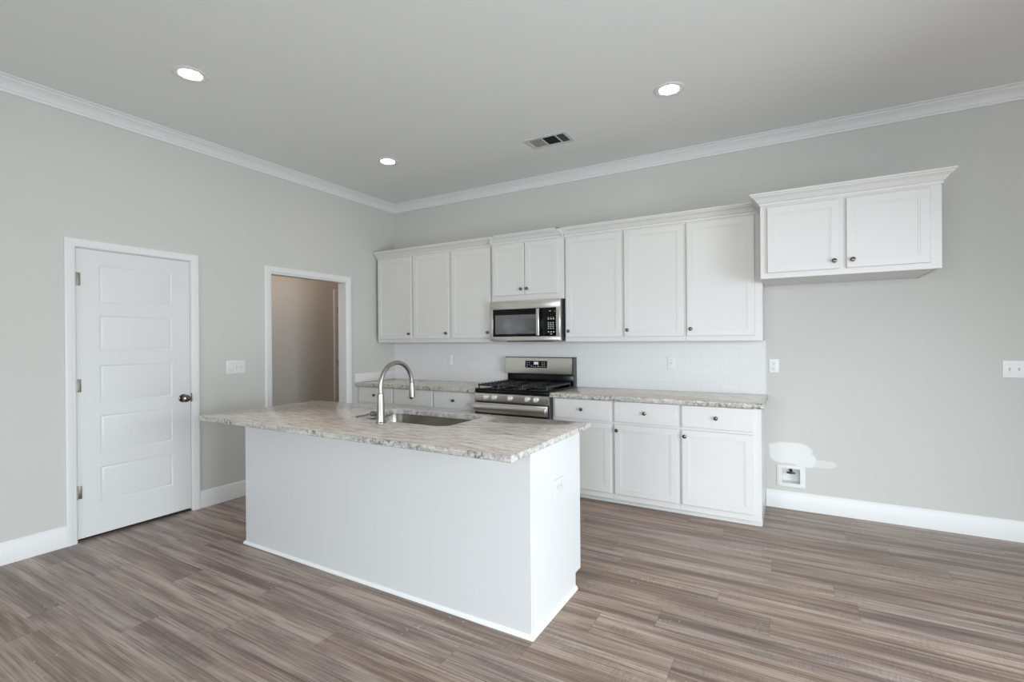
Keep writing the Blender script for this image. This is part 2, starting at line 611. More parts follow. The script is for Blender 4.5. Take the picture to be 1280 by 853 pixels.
# windows behind the camera and patio door in the right wall
for i, cx in enumerate((2.7, 5.6)):
    mb = MB()
    for a, b_, c_, d_ in ((cx - .9, cx + .9, 0.7, .76), (cx - .9, cx + .9, 2.24, 2.3), (cx - .9, cx - .84, .76, 2.24), (cx + .84, cx + .9, .76, 2.24),
                          (cx - .03, cx + .03, .76, 2.24), (cx - .84, cx + .84, 1.48, 1.53)):
        mb.box(a, b_, YF - .08, YF - .03, c_, d_, 0.004)
    struct('window_%d' % (i + 1), mb, M_TRIM)
mb = MB()
for a, b_, c_, d_ in ((-5.05, -2.35, 0, .09), (-5.05, -2.35, 1.97, 2.06), (-5.05, -4.96, .09, 1.97), (-2.44, -2.35, .09, 1.97), (-3.76, -3.64, .09, 1.97)):
    mb.box(XR + .03, XR + .08, a, b_, c_, d_, 0.004)
struct('door_3', mb, M_TRIM)

# crown moulding
CP = 0.089
prof = [(0, 0), (0, -CP), (.010, -CP), (.013, -.083), (.013, -.074), (.019, -.070), (.024, -.060), (.036, -.044), (.052, -.030), (.066, -.022),
        (.070, -.018), (.070, -.012), (.080, -.010), (CP, -.004), (CP, 0)]
FRC = (Vector((0, 0, ZC)), XP, YP, ZP)
cpath = [(XR, 0), (0, 0), (0, YF), (XR, YF), (XR, 0)]
struct('trim_1', MB().sweep(FRC, cpath, prof, [0, 1]), M_TRIM, smooth=14)
struct('trim_2', MB().sweep(FRC, cpath, prof, [1, 2]), M_TRIM, smooth=14)
# baseboards
bprof = [(0, 0), (.016, 0), (.016, .104), (.0135, .110), (.0135, .117), (.010, .124), (.008, .136), (.004, .141), (0, .141)]
FRF = (Vector((0, 0, 0)), XP, YP, ZP)
struct('baseboard_back', MB().sweep(FRF, [(XR, 0), (4.0925, 0)], bprof), M_TRIM)
mb = MB()
mb.sweep(FRF, [(0, -3.178), (0, YF)], bprof)
mb.sweep(FRF, [(0, -1.735), (0, -2.330)], bprof)
struct('baseboard_left', mb, M_TRIM)
struct('baseboard_hall', MB().sweep((Vector((HX, 0, 0)), XP, YP, ZP), [(0, 0.05), (0, -1.9)], bprof), M_TRIM)

# casings: profile (d to the left of travel, n out of wall)
cprof = [(0, 0), (0, .011), (.006, .015), (.016, .015), (.022, .018), (.050, .018), (.057, .012), (.057, 0)]
FRL = FR_LEFT(0.0)


def casing(y0, y1, z1):
    mb = MB()
    mb.sweep(FRL, [(y0, 0), (y0, z1), (y1, z1), (y1, 0)], cprof)
    return mb


mb = casing(DY0 + .006, DY1 - .006, DZ - .008)
mb.box(-WT, 0, DY0, DY0 + .012, 0, DZ)
mb.box(-WT, 0, DY1 - .012, DY1, 0, DZ)
mb.box(-WT, 0, DY0 + .012, DY1 - .012, DZ - .012, DZ)
mb.box(-.06, -.045, DY0 + .012, DY0 + .025, 0, DZ - .012)     # stops behind the slab
mb.box(-.06, -.045, DY1 - .025, DY1 - .012, 0, DZ - .012)
mb.box(-.06, -.045, DY0 + .025, DY1 - .025, DZ - .025, DZ - .012)
struct('trim_3', mb, M_TRIM)
mb = casing(OY0, OY1, OZ)
mb.box(-WT - .002, .002, OY0, OY0 + .014, 0, OZ)
mb.box(-WT - .002, .002, OY1 - .014, OY1, 0, OZ)
mb.box(-WT - .002, .002, OY0 + .014, OY1 - .014, OZ - .014, OZ)
struct('trim_4', mb, M_TRIM)

# closed five panel door
SY0, SY1, SZ0, SZ1 = DY0 + .0145, DY1 - .0145, 0.022, DZ - .0145
XF = -0.004
door = thing('door_1', 'white five panel interior door, closed, in the left wall', 'door', (XF, (SY0 + SY1) / 2, 0))
door['kind'] = 'structure'
mb = MB().box(XF - .036, XF - .008, SY0, SY1, SZ0, SZ1)
PY0, PY1 = -2.985, -2.513
panels = [(1.670, 1.938), (1.322, 1.579), (0.953, 1.224), (0.598, 0.865), (0.243, 0.500)]
mb.box(XF - .008, XF, SY0, PY0, SZ0, SZ1)
mb.box(XF - .008, XF, PY1, SY1, SZ0, SZ1)
zs = [SZ1] + [v for a, b_ in panels for v in (b_, a)] + [SZ0]
for i in range(0, len(zs), 2):
    mb.box(XF - .008, XF, PY0, PY1, zs[i + 1], zs[i])
for a, b_ in panels:
    mb.panel(FR_LEFT(XF), PY0, PY1, a, b_, [(0, 0), (.003, -.001), (.008, -.0055), (.013, -.0055), (.020, -.0012), (.022, -.001)])
obj('slab', mb, M_DOOR, door)
for z in (1.828, 1.086, 0.345):
    mb = MB()
    mb.box(XF - .002, XF + .003, SY0 - .006, SY0 + .024, z - .045, z + .045, .001)
    mb.tube([(XF + .008, SY0 - .003, z - .047), (XF + .008, SY0 - .003, z + .047)], .0065, 12)
    obj('hinge', mb, M_NICKEL, door)
kz, ky = 0.930, -2.437
mb = MB().lathe((XF, ky, kz), (1, 0, 0), [(.033, 0), (.033, .004), (.028, .009), (.013, .011), (.012, .030), (.018, .036), (.027, .044), (.030, .054), (.027, .063), (.016, .069), (.0, .070)], 28)
obj('door_knob', mb, M_BRONZE, door)
obj('strike_plate', MB().box(XF - .006, XF + .0045, SY1 - .001, SY1 + .015, kz - .035, kz + .035, .0015), M_BRONZE, door)
struct('trim_5', MB().box(-WT, -.002, DY0, DY1, 0.0, 0.010, .003), M_DOOR_GAP)  # dark strip standing in for the shade beneath the slab

# door of the hall beyond the cased opening, seen as a sliver
mb = MB()
FRH = FR_LEFT(HX)
mb.sweep(FRH, [(.17, 0), (.17, 2.05), (.95, 2.05), (.95, 0)], cprof)
struct('trim_6', mb, M_TRIM)
d2 = thing('door_2', 'white hall door glimpsed through the cased opening', 'door', (HX, .56, 0))
d2['kind'] = 'structure'
mb = MB().box(HX + .001, HX + .010, .172, .948, .015, 2.045)
obj('slab', mb, M_DOOR, d2)
for z in (1.83, 1.08, .34):
    obj('hinge', MB().tube([(HX + .016, .176, z - .045), (HX + .016, .176, z + .045)], .0065, 10), M_NICKEL, d2)

# ------------------------------------------------------------------ cabinetry
DOOR_R = [(0, -.003), (.003, 0), (.050, 0), (.0512, -.0018), (.0600, -.0020), (.0610, -.0040), (.063, -.0041)]
DRAW_R = [(0, -.004), (.002, -.001), (.006, 0), (.012, 0)]


def cab_knob(fr, u, v, parent):
    mb = MB().lathe(fpt(fr, u, v), fr[3], [(.009, -.001), (.009, .002), (.006, .004), (.0055, .011), (.009, .015), (.0145, .018), (.0155, .022), (.013, .027), (.006, .0295), (0, .030)], 20)
    return obj('knob', mb, M_KNOB, parent)


def cab_door(fr, u0, u1, v0, v1, parent, knob=None, rings=DOOR_R, name='door'):
    d = obj(name, MB().panel(fr, u0, u1, v0, v1, rings, back=-.0195), M_CAB, parent)
    if knob:
        cab_knob(fr, knob[0], knob[1], d)
    return d


ZU, ZUT = 1.364, 2.352          # wall cabinets bottom, top of box
YU = -0.315                      # face frame of the wall cabinets


def upper(x0, x1, dx0, dx1, kn, label):
    t = thing('wall_cabinet', label, 'cabinet', ((x0 + x1) / 2, 0, ZU), 'wall cabinets over the counters')
    mb = MB()
    mb.box(x0, x1, -.300, -.001, ZU + .012, ZUT)
    mb.box(x0, x1, YU, -.296, ZU, ZUT, .0012, 1)
    mb.box(x0, x0 + .016, -.299, -.001, ZU + .002, ZU + .014)
    mb.box(x1 - .016, x1, -.299, -.001, ZU + .002, ZU + .014)
    obj('cabinet_box', mb, M_CAB, t)
    ku = dx1 - .030 if kn == 'R' else dx0 + .030
    cab_door(FR_BACK(YU - .0205), dx0, dx1, 1.404, 2.332, t, (ku, 1.462))
    return t


G = 0.0006
upper(.032, .581 - G, .050, .567, 'R', 'tall white wall cabinet in the corner next to the left wall')
upper(.581 + G, 1.108 - G, .596, 1.091, 'R', 'tall white wall cabinet, second from the corner, left of the microwave')
upper(1.108 + G, 1.6445, 1.126, 1.624, 'R', 'tall white wall cabinet directly left of the microwave')
upper(2.4405, 2.998 - G, 2.455, 2.986, 'L', 'tall white wall cabinet directly right of the microwave')
upper(2.998 + G, 3.524 - G, 3.010, 3.512, 'L', 'tall white wall cabinet, middle of the three right of the microwave')
upper(3.524 + G, 4.090, 3.536, 4.038, 'L', 'tall white wall cabinet tucked against the shorter deep cabinet')

ccp = [(0, 0), (.006, 0), (.008, .006), (.008, .016), (.016, .020), (.022, .030), (.034, .046), (.048, .056), (.052, .060), (.052, .066), (.060, .070), (.060, .080), (0, .080)]
FRT = lambda z: (Vector((0, 0, z)), XP, YP, ZP)
o = obj('crown_molding', MB().sweep(FRT(ZUT - .006), [(1.6445, YU), (.022, YU)], ccp), M_CAB, smooth=14)
tag(o, 'white crown molding along the top of the wall cabinets left of the microwave', 'crown molding', 'cabinet crown moldings')
o = obj('crown_molding', MB().sweep(FRT(ZUT - .006), [(4.0905, YU), (2.4405, YU)], ccp), M_CAB, smooth=14)
tag(o, 'white crown molding along the top of the wall cabinets right of the microwave', 'crown molding', 'cabinet crown moldings')

# short cabinet over the microwave, standing slightly proud
YM = -0.342
t = thing('microwave_cabinet', 'short white two door wall cabinet above the microwave', 'cabinet', (2.042, 0, 1.765))
mb = MB()
mb.box(1.6451, 2.4399, YM + .018, -.001, 1.770, ZUT)
mb.box(1.6451, 2.4399, YM, YM + .019, 1.768, ZUT, .0012, 1)
obj('cabinet_box', mb, M_CAB, t)
fr = FR_BACK(YM - .0205)
cab_door(fr, 1.667, 2.029, 1.824, 2.332, t, (1.999, 1.880))
cab_door(fr, 2.036, 2.388, 1.824, 2.332, t, (2.066, 1.880))
obj('crown', MB().sweep(FRT(ZUT - .006), [(2.440, YU - .0605), (2.440, YM), (1.645, YM), (1.645, YU - .0605)], ccp), M_CAB, t, smooth=14)

# deep cabinet over the refrigerator space
FX0, FX1, YFG, FZ0, FZ1 = 4.0925, 5.088, -.622, 1.804, 2.335
t = thing('refrigerator_cabinet', 'deep short white two door wall cabinet over the empty refrigerator space', 'cabinet', (4.59, 0, FZ0))
mb = MB()
mb.box(FX0, FX1, YFG, YFG + .019, FZ0, FZ1, .0012, 1)
mb.box(FX0, FX0 + .016, YFG + .018, -.001, FZ0 + .002, FZ1)
mb.box(FX1 - .016, FX1, YFG + .018, -.001, FZ0 + .002, FZ1)
mb.box(FX0 + .015, FX1 - .015, YFG + .018, -.001, FZ0 + .006, FZ1)
obj('cabinet_box', mb, M_CAB, t)
fr = FR_BACK(YFG - .0205)
cab_door(fr, 4.137, 4.566, 1.842, 2.305, t, (4.533, 1.894))
cab_door(fr, 4.601, 5.031, 1.842, 2.305, t, (4.634, 1.894))
obj('crown', MB().sweep(FRT(FZ1 - .012), [(FX1, -.001), (FX1, YFG), (FX0, YFG), (FX0, YU - .064)], [(d * 1.05, n * 1.0) for d, n in ccp]), M_CAB, t, smooth=14)

# base cabinets
YB = -0.584


def base(x0, x1, dx0, dx1, label, end=False, knobs=True):
    t = thing('base_cabinet', label, 'cabinet', ((x0 + x1) / 2, 0, 0), 'base cabinets along the back wall')
    mb = MB()
    mb.box(x0, x1, YB + .018, -.002, .052, .8735)
    mb.box(x0, x1, YB, YB + .019, .046, .8735, .0012, 1)
    if end:
        mb.box(x1 - .014, x1 + .002, -.535, -.0165, 0.001, .060)
        mb.box(x1 - .001, x1 + .002, YB + .001, -.0165, .048, .8735)
    obj('cabinet_box', mb, M_CAB, t)
    fr = FR_BACK(YB - .0205)
    cx = (dx0 + dx1) / 2
    cab_door(fr, dx0, dx1, .697, .866, t, (cx, .783), DRAW_R, 'drawer')
    cab_door(fr, dx0, dx1, .096, .676, t, (dx0 + .024 if x0 > 2 else dx1 - .024, .628))
    obj('toe_kick', MB().box(x0, x1 - (.015 if end else 0), -.536, -.520, 0.0005, .053), M_CAB, t)
    return t


base(.002, .535 - G, .012, .522, 'white base cabinet in the left corner under the short counter')
base(.535 + G, 1.086 - G, .546, 1.075, 'white base cabinet with its drawer behind the faucet spout')
base(1.086 + G, 1.642, 1.097, 1.606, 'white base cabinet directly left of the range')
base(2.4325, 2.985 - G, 2.457, 2.969, 'white base cabinet directly right of the range')
base(2.985 + G, 3.522 - G, 3.001, 3.506, 'white base cabinet, middle of the three right of the range')
base(3.522 + G, 4.088, 3.539, 4.036, 'white base cabinet at the open right end of the counter', True)


def slab(x0, x1, y0, y1, z0, z1, hole=None, chip=0.0):
    """stone slab with an eased edge; optional rounded hole loop"""
    mb = MB()
    b = bmesh.new()
    e = .0035

    def rect(ins, z):
        pts = []
        NX, NY = max(2, int((x1 - x0) / .02)), max(2, int((y1 - y0) / .02))
        for i in range(NX):
            pts.append((x0 + ins + (x1 - x0 - 2 * ins) * i / NX, y0 + ins))
        for i in range(NY):
            pts.append((x1 - ins, y0 + ins + (y1 - y0 - 2 * ins) * i / NY))
        for i in range(NX):
            pts.append((x1 - ins - (x1 - x0 - 2 * ins) * i / NX, y1 - ins))
        for i in range(NY):
            pts.append((x0 + ins, y1 - ins - (y1 - y0 - 2 * ins) * i / NY))
        return [(px, py, z) for px, py in pts]

    zs = [(e, z1), (e * .3, z1 - e * .3), (0, z1 - e), (0, (z0 + z1) / 2), (0, z0 + e), (e, z0)]
    L = []
    rnd_ = random.Random(3)
    for q, (ins, z) in enumerate(zs):
        lp = rect(ins, z)
        if chip and 2 <= q <= 4:
            lp = [(px + rnd_.uniform(-chip, chip) * .5, py + rnd_.uniform(-chip, chip) * .5, pz) for px, py, pz in lp]
        L.append([b.verts.new(p) for p in lp])
    n = len(L[0])
    for i in range(len(L) - 1):
        for j in range(n):
            f = b.faces.new((L[i][j], L[i][(j + 1) % n], L[i + 1][(j + 1) % n], L[i + 1][j]))
            f.material_index = 1
    for ring, z in ((L[0], z1), (L[-1], z0)):
        if hole is None:
            f = b.faces.new(ring)
            f.material_index = 0
        else:
            hv = [b.verts.new((hx, hy, z)) for hx, hy in hole]
            edges = [b.edges.get((ring[j], ring[(j + 1) % n])) for j in range(n)]
            edges += [b.edges.new((hv[j], hv[(j + 1) % len(hv)])) for j in range(len(hv))]
            r = bmesh.ops.triangle_fill(b, use_beauty=True, use_dissolve=False, edges=edges)
            for g in r['geom']:
                if isinstance(g, bmesh.types.BMFace):
                    g.material_index = 0
            if z == z1:
                ht = hv
            else:
                for j in range(len(hv)):
                    f = b.faces.new((ht[j], ht[(j + 1) % len(hv)], hv[(j + 1) % len(hv)], hv[j]))
                    f.material_index = 1
    bmesh.ops.recalc_face_normals(b, faces=b.faces[:])
    me = bpy.data.meshes.new('tmp')
    b.to_mesh(me)
    b.free()
    mb.bm.from_mesh(me)
    bpy.data.meshes.remove(me)
    return mb


o = obj('countertop', slab(.001, 1.6435, -.648, -.0085, .8745, .9145, chip=.004), [M_GRAN, M_GEDGE], smooth=40)
tag(o, 'beige granite countertop between the left wall and the range', 'countertop', 'granite countertops along the back wall')
o = obj('countertop', slab(2.4315, 4.112, -.648, -.0085, .8745, .9145, chip=.004), [M_GRAN, M_GEDGE], smooth=40)
tag(o, 'beige granite countertop right of the range', 'countertop', 'granite countertops along the back wall')
mb = MB().box(.0005, 4.0915, -.0085, -.0005, .90, ZU)
o = obj('tile_backsplash', mb, M_TILE)
tag(o, 'white subway tile backsplash on the back wall under the wall cabinets', 'backsplash')
o = obj('tile_trim', MB().box(4.0915, 4.0990, -.0095, -.0005, .9150, ZU - .001, .002), M_TRIM)
tag(o, 'thin white vertical edge strip ending the tile backsplash', 'edge trim')
o = obj('side_splash', MB().box(.0005, .0095, -.648, -.009, .9150, 1.016, .0015), M_TILE)
tag(o, 'low row of white tile on the left wall above the corner counter', 'backsplash')

# ------------------------------------------------------------------ island
IX0, IX1, IY0, IY1 = 1.030, 3.239, -2.551, -1.954
t = thing('kitchen_island', 'long white kitchen island in the middle of the plank floor', 'island', (2.13, -2.25, 0))
mb = MB()
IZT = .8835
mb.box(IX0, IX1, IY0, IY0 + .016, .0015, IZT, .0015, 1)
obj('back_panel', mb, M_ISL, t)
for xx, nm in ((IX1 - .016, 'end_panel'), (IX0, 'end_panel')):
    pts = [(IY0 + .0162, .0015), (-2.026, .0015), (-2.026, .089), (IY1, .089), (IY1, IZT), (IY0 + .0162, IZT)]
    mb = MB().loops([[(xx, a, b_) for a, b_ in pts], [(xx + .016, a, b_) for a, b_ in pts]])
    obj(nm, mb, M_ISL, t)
mb = MB()
mb.box(IX0 + .0165, IX1 - .0165, IY0 + .017, IY1 - .002, .092, .16)
mb.box(IX0 + .0165, IX1 - .0165, IY1 - .022, IY1 - .002, .16, IZT)
for xd in (1.55, 2.72):
    mb.box(xd, xd + .016, IY0 + .017, IY1 - .022, .16, IZT)
obj('cabinet_box', mb, M_CAB, t)
obj('toe_kick', MB().box(IX0 + .017, IX1 - .017, -2.046, -2.030, .001, .091), M_DKGREY, t)
frI = (Vector((0, IY1 + .0185, 0)), -XP, ZP, YP)
for a, b_, kk in ((1.06, 1.54, 'a'), (1.58, 2.13, 'b'), (2.14, 2.70, 'a'), (2.74, 3.21, 'b')):
    cab_door(frI, -b_, -a, .105, .865, t, (-(a + .03) if kk == 'b' else -(b_ - .03), .80))
sprof = [(0, 0), (.013, 0), (.013, .006), (.010, .014), (.005, .019), (0, .020)]
obj('shoe_molding', MB().sweep(FRF, [(IX1, -2.026), (IX1, IY0), (IX0, IY0), (IX0, -2.026)][::-1][::-1], [(d, n + .0005) for d, n in sprof]), M_TRIM, t)

SX0, SX1, SYA, SYB, SR = 1.925, 2.660, -2.437, -2.025, .075


def rrect(x0, x1, y0, y1, r, n=7):
    pts = []
    for cx, cy, a0 in ((x1 - r, y0 + r, -PI / 2), (x1 - r, y1 - r, 0), (x0 + r, y1 - r, PI / 2), (x0 + r, y0 + r, PI)):
        for i in range(n + 1):
            a = a0 + PI / 2 * i / n
            pts.append((cx + r * math.cos(a), cy + r * math.sin(a)))
    return pts


o = obj('island_countertop', slab(1.004, 3.303, -2.840, -1.950, .884, .914, hole=rrect(SX0, SX1, SYA, SYB, SR), chip=.004), [M_GRAN, M_GEDGE], smooth=40)
tag(o, 'large beige granite slab topping the island, overhanging its front', 'countertop')
mb = MB()
L = []
for ins, z, rr in ((-.012, .8825, SR + .012), (-.003, .8825, SR + .003), (-.003, .878, SR + .003), (.004, .72, SR), (.018, .695, SR - .01), (.045, .688, SR - .03)):
    L.append([(a, b_, z) for a, b_ in rrect(SX0 + ins, SX1 - ins, SYA + ins, SYB - ins, rr)])
mb.loops(L, cap0=False, cap1=True)
t = thing('sink', 'stainless undermount sink set into the island granite', 'sink', ((SX0 + SX1) / 2, (SYA + SYB) / 2, .688))
obj('basin', mb, M_SINK, t)
obj('drain', MB().lathe(((SX0 + SX1) / 2, -2.22, .688), (0, 0, 1), [(.055, .0005), (.055, .003), (.045, .004), (.040, .002), (0, .002)]), M_NICKEL, t)

# faucet
fx, fy, fz = 2.250, -2.500, .914
t = thing('faucet', 'brushed nickel gooseneck pull-down faucet beside the island sink', 'faucet', (fx, fy, fz))
mb = MB().lathe((fx, fy, fz), (0, 0, 1), [(.030, .0003), (.030, .004), (.025, .008), (.0225, .02), (.0215, .10), (.0190, .160), (.0175, .168), (.0130, .170)], 28)
obj('faucet_body', mb, M_NICKEL, t)
pts = [(fx, fy, 1.078), (fx, fy, 1.10)]
ra = .131
for i in range(21):
    a = PI - PI * .985 * i / 20
    pts.append((fx, fy + ra + ra * math.cos(a), 1.121 + ra * math.sin(a)))
obj('gooseneck', MB().tube(pts, .0125, 18), M_NICKEL, t)
e = Vector(pts[-1])
dn = Vector((0, .03, -1)).normalized()
mb = MB().lathe(e, dn, [(.0128, -.004), (.0150, 0), (.0155, .010), (.0165, .03), (.0185, .085), (.0180, .092), (.012, .094)], 24)
head = obj('spray_head', mb, M_NICKEL, t)
bp = e + dn * .05 + Vector((0, .0165, 0))
obj('spray_button', MB().box(bp.x - .006, bp.x + .006, bp.y - .004, bp.y + .004, bp.z - .028, bp.z + .022, .003), M_DKGREY, head)
hz = .962
mb = MB().lathe((fx - .018, fy, hz), (-1, 0, 0), [(.0145, 0), (.0145, .030), (.0135, .034), (.0155, .037), (.0155, .052), (.013, .057), (0, .058)], 24)
hd = obj('handle_hub', mb, M_NICKEL_REFL, t)
obj('lever', MB().tube([(fx - .064, fy - .006, hz), (fx - .078, fy - .050, hz - .004), (fx - .088, fy - .100, hz - .006)], [.0062, .0052, .0045], 12), M_NICKEL_REFL, hd)

# ------------------------------------------------------------------ gas range
RX0, RX1 = 1.6475, 2.4275
t = thing('gas_range', 'freestanding stainless gas range with black cooktop between the counters', 'range', (2.0375, -.33, 0))
mb = MB()
mb.box(RX0, RX1, -.640, -.012, .045, .905, .003)
mb.box(RX0 + .03, RX1 - .03, -.600, -.05, .0005, .046)
obj('range_body', mb, M_DKGREY, t)
mb = MB()
mb.box(RX0 - .002 + .001, RX1 + .001, -.664, -.085, .9155, .9260, .004)
obj('cooktop', mb, M_BLACK, t)
# control panel with slightly sloped face
pan = [(-.665, .808), (-.668, .815), (-.664, .878), (-.655, .886), (-.630, .886), (-.630, .808)]
mb = MB().loops([[(RX0, a, b_) for a, b_ in pan], [(RX1, a, b_) for a, b_ in pan]])
cp = obj('control_panel', mb, M_STEEL, t)
obj('front_lip', MB().box(RX0 + .001, RX1 - .001, -.664, -.62, .8865, .9150, .004), M_BLACK, t)
for kx in (1.775, 1.868, 2.037, 2.215, 2.304):
    mb = MB().lathe((kx, -.666, .847), (0, -1, .05), [(.026, 0), (.026, .003), (.022, .005), (.021, .024), (.018, .028), (0, .029)], 24)
    kb = obj('burner_knob', mb, M_KNOBS, t)
    obj('knob_grip', MB().box(kx - .004, kx + .004, -.702, -.690, .828, .866, .002), M_KNOBS, kb)
od = obj('oven_door', MB().box(RX0 + .004, RX1 - .004, -.672, -.640, .215, .796, .004), M_BLACK, t)
obj('door_band', MB().box(RX0 + .006, RX1 - .006, -.676, -.6722, .700, .792, .0015), M_STEEL, od)
obj('door_glass', MB().box(RX0 + .10, RX1 - .10, -.6745, -.6722, .33, .62, .001), M_BGLASS, od)
mb = MB()
hp = [(-.712, .727), (-.718, .735), (-.722, .752), (-.720, .772), (-.714, .782), (-.706, .784), (-.703, .765), (-.703, .740)]
mb.loops([[(RX0 + .018, a, b_) for a, b_ in hp], [(RX1 - .018, a, b_) for a, b_ in hp]])
mb.box(RX0 + .022, RX0 + .052, -.706, -.675, .738, .772, .003)
mb.box(RX1 - .052, RX1 - .022, -.706, -.675, .738, .772, .003)
obj('oven_handle', mb, M_STEEL, od)
dr = obj('storage_drawer', MB().box(RX0 + .004, RX1 - .004, -.668, -.640, .055, .205, .004), M_STEEL, t)
# backguard
mb = MB().box(RX0 + .012, RX1 - .012, -.060, -.0095, .905, 1.040, .002)
obj('back_panel', mb, M_BLACK, t)
bgp = [(-.098, 1.036), (-.100, 1.044), (-.086, 1.198), (-.078, 1.206), (-.0095, 1.206), (-.0095, 1.036)]
mb = MB().loops([[(RX0 + .004, a, b_) for a, b_ in bgp], [(RX1 - .018, a, b_) for a, b_ in bgp]])
bg = obj('backguard', mb, M_STEEL, t)
bgq = [(-.096, 1.034), (-.098, 1.044), (-.084, 1.200), (-.076, 1.208), (-.0095, 1.208), (-.0095, 1.034)]
mb = MB().loops([[(RX1 - .0178, a, b_) for a, b_ in bgq], [(RX1 - .001, a, b_) for a, b_ in bgq]])
mb.box(RX1 - .0115, RX1 - .001, -.070, -.0095, .906, 1.036)
obj('end_cap', mb, M_DKGREY, t)
mb = MB().loops([[(RX0 - .000, a, b_) for a, b_ in bgq], [(RX0 + .0038, a, b_) for a, b_ in bgq]])
obj('end_cap', mb, M_DKGREY, t)


def bgy(z):
    return -.100 + (z - 1.044) / (1.198 - 1.044) * .014


fs = [(1.890, 1.096), (2.140, 1.096), (2.140, 1.168), (1.890, 1.168)]
mb = MB().loops([[(a, bgy(b_) - .0002, b_) for a, b_ in fs], [(a, bgy(b_) - .0015, b_) for a, b_ in fs]])
dsp = obj('display', mb, M_BGLASS, bg)
mb = MB()
for a, b_, w, h in ((1.912, 1.150, .012, .004), (1.936, 1.150, .010, .004), (1.912, 1.130, .006, .008), (1.936, 1.128, .008, .004), (1.912, 1.110, .012, .004),
                    (1.962, 1.116, .010, .008), (1.985, 1.110, .012, .005), (2.010, 1.108, .010, .004), (2.040, 1.112, .012, .009), (2.065, 1.108, .008, .004),
                    (2.085, 1.150, .010, .004), (2.108, 1.150, .010, .004), (2.085, 1.130, .008, .006), (2.108, 1.130, .010, .006), (2.090, 1.110, .012, .005), (2.115, 1.110, .008, .005)):
    mb.box(a - w / 2, a + w / 2, bgy(b_) - .0021, bgy(b_) - .0014, b_ - h / 2, b_ + h / 2)
obj('key_print', mb, M_MARK, bg)
mb = MB()
for a in (1.998, 2.014, 2.034):
    for (dx0, dx1, dz0, dz1) in ((-.006, .006, .010, .012), (-.006, .006, -.012, -.010), (-.006, -.004, -.012, .012), (.004, .006, -.012, .012)):
        mb.box(a + dx0, a + dx1, bgy(1.143) - .0026, bgy(1.143) - .0012, 1.143 + dz0, 1.143 + dz1)
mb.box(2.023, 2.025, bgy(1.143) - .0026, bgy(1.143) - .0012, 1.147, 1.150)
mb.box(2.023, 2.025, bgy(1.143) - .0026, bgy(1.143) - .0012, 1.137, 1.140)
obj('clock_digits', mb, M_DIGIT, bg)
# burners and grates
for bx, by, rr in ((1.80, -.50, .045), (1.80, -.22, .036), (2.0375, -.36, .052), (2.275, -.50, .048), (2.275, -.22, .036)):
    mb = MB().lathe((bx, by, .926), (0, 0, 1), [(rr + .012, .0002), (rr + .010, .006), (rr, .009), (rr, .014), (rr - .004, .018), (0, .019)], 24)
    obj('burner', mb, M_IRON, t)
gx = [RX0 + .022, RX0 + .262, RX1 - .262, RX1 - .022]
for i in range(3):
    a, b_ = gx[i] + .003, gx[i + 1] - .003
    y0, y1 = -.640, -.115
    zt, zb = .962, .947
    mb = MB()
    bw = .007
    for yy in (y0, y1):
        mb.box(a, b_, yy - bw, yy + bw, zb, zt, .002, 1)
    for xx in (a + bw, b_ - bw):
        mb.box(xx - bw, xx + bw, y0, y1, zb, zt, .002, 1)
    n = 9
    for j in range(1, n):
        yy = y0 + (y1 - y0) * j / n
        if j in (1, 3, 6, 8):
            mb.box(a + bw, b_ - bw, yy - .0055, yy + .0055, zb + .001, zt + .0015, .002, 1)
        else:
            mb.box(a + bw, a + .075, yy - .0055, yy + .0055, zb + .001, zt + .0015, .002, 1)
            mb.box(b_ - .075, b_ - bw, yy - .0055, yy + .0055, zb + .001, zt + .0015, .002, 1)
    # side fingers with raised tips
    for j in range(n + 1):
        yy = y0 + (y1 - y0) * j / n
        for xx in ((a + bw, b_ - bw)):
            mb.box(xx - .0055, xx + .0055, yy - .006, yy + .006, zb - .0208 + (0 if j in (0, n) else .0208), zt + .007, .002, 1)
    cxm = (a + b_) / 2
    mb.box(cxm - .0055, cxm + .0055, y0, y0 + .13, zb + .001, zt + .0015, .002, 1)
    mb.box(cxm - .0055, cxm + .0055, y1 - .13, y1, zb + .001, zt + .0015, .002, 1)
    obj('grate', mb, M_IRON, t)

# ------------------------------------------------------------------ microwave
MX0, MX1, MZ0, MZ1 = 1.658, 2.428, 1.372, 1.7655
t = thing('microwave', 'stainless over-the-range microwave with black door window under the short cabinet', 'microwave', (2.04, -.2, MZ0))
mb = MB().box(MX0 + .002, MX1 - .002, -.366, -.010, MZ0 + .002, MZ1, .003)
obj('case', mb, M_DKGREY, t)
mb = MB().box(MX0 + .16, MX1 - .16, -.352, -.20, MZ0 - .0075, MZ0 + .0015, .002)
obj('vent_grille', mb, M_BLACK, t)
YMW = -.405
mb = MB()
dp = 2.232         # right edge of door
# front surround as a stainless frame: top band, bottom band, right stile, left stile
mb.box(MX0, MX1, YMW, -.367, 1.683, MZ1 - .001, .005)
mb.box(MX0, MX1, YMW, -.367, MZ0, 1.417, .005)
mb.box(MX0, MX0 + .036, YMW, -.367, 1.412, 1.688, .003)
mb.box(2.385, MX1, YMW, -.367, 1.412, 1.688, .003)
obj('front_frame', mb, M_STEEL, t)
dw = obj('door', MB().box(MX0 + .034, dp, YMW + .004, -.369, 1.4155, 1.6845, .002), M_BGLASS, t)
obj('window', MB().box(MX0 + .062, dp - .052, YMW + .0025, YMW + .0045, 1.440, 1.628, .001), M_MWGLASS, dw)
mb = MB().box(2.190, 2.222, YMW - .030, YMW - .016, 1.422, 1.680, .005, 3)
mb.box(2.196, 2.216, YMW - .018, YMW + .005, 1.430, 1.450, .002)
mb.box(2.196, 2.216, YMW - .018, YMW + .005, 1.652, 1.672, .002)
obj('handle', mb, M_STEEL, dw)
